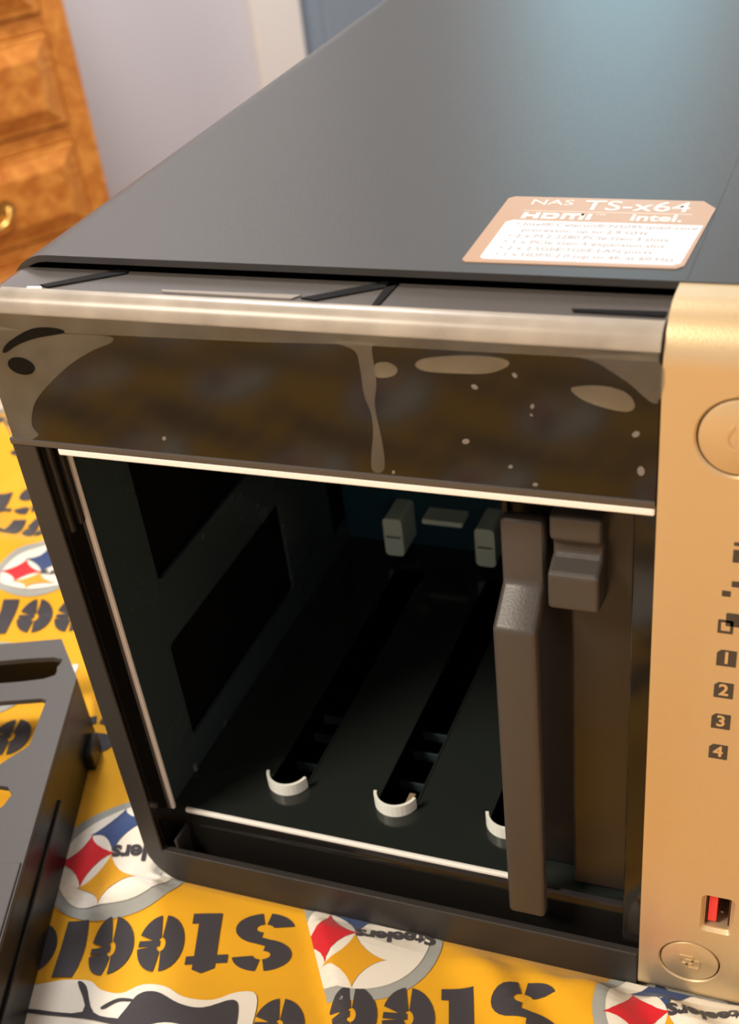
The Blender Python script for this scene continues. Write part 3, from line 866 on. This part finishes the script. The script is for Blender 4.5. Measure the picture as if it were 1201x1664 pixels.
def hdmi_logo(x, y, h, k):
    B = lambda a, b, c, d: [(x+a*k, y+c*h), (x+b*k, y+c*h), (x+b*k, y+d*h), (x+a*k, y+d*h)]
    shapes = [[B(0, .9, -.5, .5)], [B(.9, 2.3, -.16, .16)], [B(2.3, 3.2, -.5, .5)],
              [B(3.7, 4.6, -.5, .5)], [[(x+4.6*k, y-.5*h), (x+6.2*k, y-.5*h), (x+6.9*k, y-.25*h), (x+6.9*k, y+.25*h), (x+6.2*k, y+.5*h), (x+4.6*k, y+.5*h),
               (x+4.6*k, y+.18*h), (x+5.9*k, y+.18*h), (x+5.9*k, y-.18*h), (x+4.6*k, y-.18*h)]],
              [B(7.4, 8.2, -.5, .5)], [B(8.2, 11.4, .18, .5)], [B(9.1, 9.9, -.5, .18)], [B(10.8, 11.6, -.5, .5)], [B(12.1, 12.9, -.5, .5)]]
    bm = bmesh.new()
    for sp in shapes:
        me = curve_mesh(sp); bm.from_mesh(me); bpy.data.meshes.remove(me)
    for v in bm.verts: v.co.z = ZS+0.03
    finish('sticker_print', bm_mesh(bm), M['swhite'], stk)
hdmi_logo(97.4, 39.1, 2.9, 0.98)
sticker_text('TM', 110.6, 40.2, 1.3, 'swhite')
sticker_text('intel.', 117.0, 39.2, 4.5, 'swhite', off=0.10, sx=1.05)
for k, line in enumerate(('\u2022 Intel\u00ae Celeron\u00ae N5095 quad-core', '   processor, up to 2.9 GHz', '\u2022 2 x M.2 2280 PCIe Gen 3 slots', '\u2022 1 x PCIe Gen 3 expansion slot',
                          '\u2022 2 x 2.5GbE/1GbE LAN ports', '\u2022 1 x HDMI 2.0 (up to 4K at 60 Hz)')):
    sticker_text(line, 97.4, 34.8-k*2.75, 2.15, 'stext', sx=(1.0, 1.0, 1.0, 1.0, 1.0, 0.98)[k])

# ================================================================ DRIVE TRAY STILL IN THE BOX
tr = empty('drive_tray', (112, 60, 16.2))
tag(tr, 'charcoal drive tray with long upright handle still in the bay beside the gold panel', 'drive tray')
prof = [(0, 15), (0, 99), (8.0, 104.6), (8.0, 119.0), (11.5, 119.0), (11.5, 102.4), (3.6, 96.8), (3.6, 15)]
hd = extrude('handle', prof, SIDE, 99.7, 108.4, M['tray'], tr, 1.1, 3)
hd.data.set_sharp_from_angle(angle=0.5); tag(hd, 'long grey pull handle')
lp = [(6, 122), (6, 117), (8.5, 115), (8.5, 112.4), (4, 110.6), (4, 102.5), (12, 101), (12, 122)]
lt = extrude('latch', lp, SIDE, 109.8, 119.6, M['tray'], tr, 0.85, 3)
tag(lt, 'stepped grey release latch')
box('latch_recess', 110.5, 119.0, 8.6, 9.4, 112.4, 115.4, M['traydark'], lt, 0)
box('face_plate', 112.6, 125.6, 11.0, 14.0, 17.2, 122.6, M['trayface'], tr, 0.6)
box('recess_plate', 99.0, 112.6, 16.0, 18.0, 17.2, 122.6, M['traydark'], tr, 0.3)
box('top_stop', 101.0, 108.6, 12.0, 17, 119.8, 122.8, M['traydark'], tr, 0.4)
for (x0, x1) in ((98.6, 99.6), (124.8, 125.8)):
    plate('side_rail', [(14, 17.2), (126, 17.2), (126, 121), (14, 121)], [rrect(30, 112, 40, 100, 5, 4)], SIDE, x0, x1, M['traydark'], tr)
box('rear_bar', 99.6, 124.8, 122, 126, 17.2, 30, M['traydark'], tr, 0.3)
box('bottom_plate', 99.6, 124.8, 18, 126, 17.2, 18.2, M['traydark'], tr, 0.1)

# ================================================================ LOOSE DRIVE TRAY ON THE BLANKET
OX, OY = -51.1, 63.6
EX = Vector((0.35, -0.937)).normalized(); WX = Vector((-0.937, -0.35)).normalized()
def loose(p, q, z):
    return Vector((OX+EX.x*p+WX.x*q, OY+EX.y*p+WX.y*q, z))
LT = lambda a, b, d: loose(a, b, d)
lo = empty('drive_tray', loose(95, 52, -3))
tag(lo, 'loose black drive tray with large cut-outs lying on the blanket left of the storage box', 'drive tray')
plate('deck', [(0, 8.4), (0, 96), (10, 105), (182, 105), (190, 100), (190, 0), (19.5, 0)],
      [smooth_poly([(9, 9), (8.6, 40), (8.8, 92), (14, 96), (19, 92), (19.2, 40), (19, 10), (14, 7)], 3),
       rrect(28, 58, 62, 96, 6, 4),
       [(29, 7.2), (28, 9), (27.5, 50), (30, 54), (66, 54), (68, 50), (55, 15), (48, 8)],
       [(64, 10.5), (67, 8.6), (71, 10), (84, 22), (88, 40), (86, 54), (78, 54), (74, 50), (63, 14)]],
      LT, 20.4, 22.0, M['looseplate'], lo)
box('deck_step', 92, 189, 0.4, 104, 21.6, 22.5, M['looseplate'], lo, 0.3, tf=lambda c: loose(c.x, c.y, c.z))
box('side_wall', 19.5, 190, 0, 1.8, -2.6, 20.6, M['traydark'], lo, 0.4, tf=lambda c: loose(c.x, c.y, c.z))
box('side_wall', 10, 188, 103, 104.8, -2.6, 20.6, M['traydark'], lo, 0.4, tf=lambda c: loose(c.x, c.y, c.z))
box('end_wall', 0, 1.8, 8.6, 96, 6, 20.6, M['traydark'], lo, 0.4, tf=lambda c: loose(c.x, c.y, c.z))
quad('corner_wall', [loose(0, 8.4, 20.5), loose(19.5, 0, 20.5), loose(19.5, 0, -2.6), loose(0, 8.4, 2)], M['traydark'], lo, 1.4, (-0.6, -0.6, 0))
box('side_foot', 24, 34, -2.4, 0.4, -2.6, 4, M['traydark'], lo, 0.6, tf=lambda c: loose(c.x, c.y, c.z))
box('side_ridge', 60, 188, -0.8, 0.2, 9, 12, M['traydark'], lo, 0.3, tf=lambda c: loose(c.x, c.y, c.z))
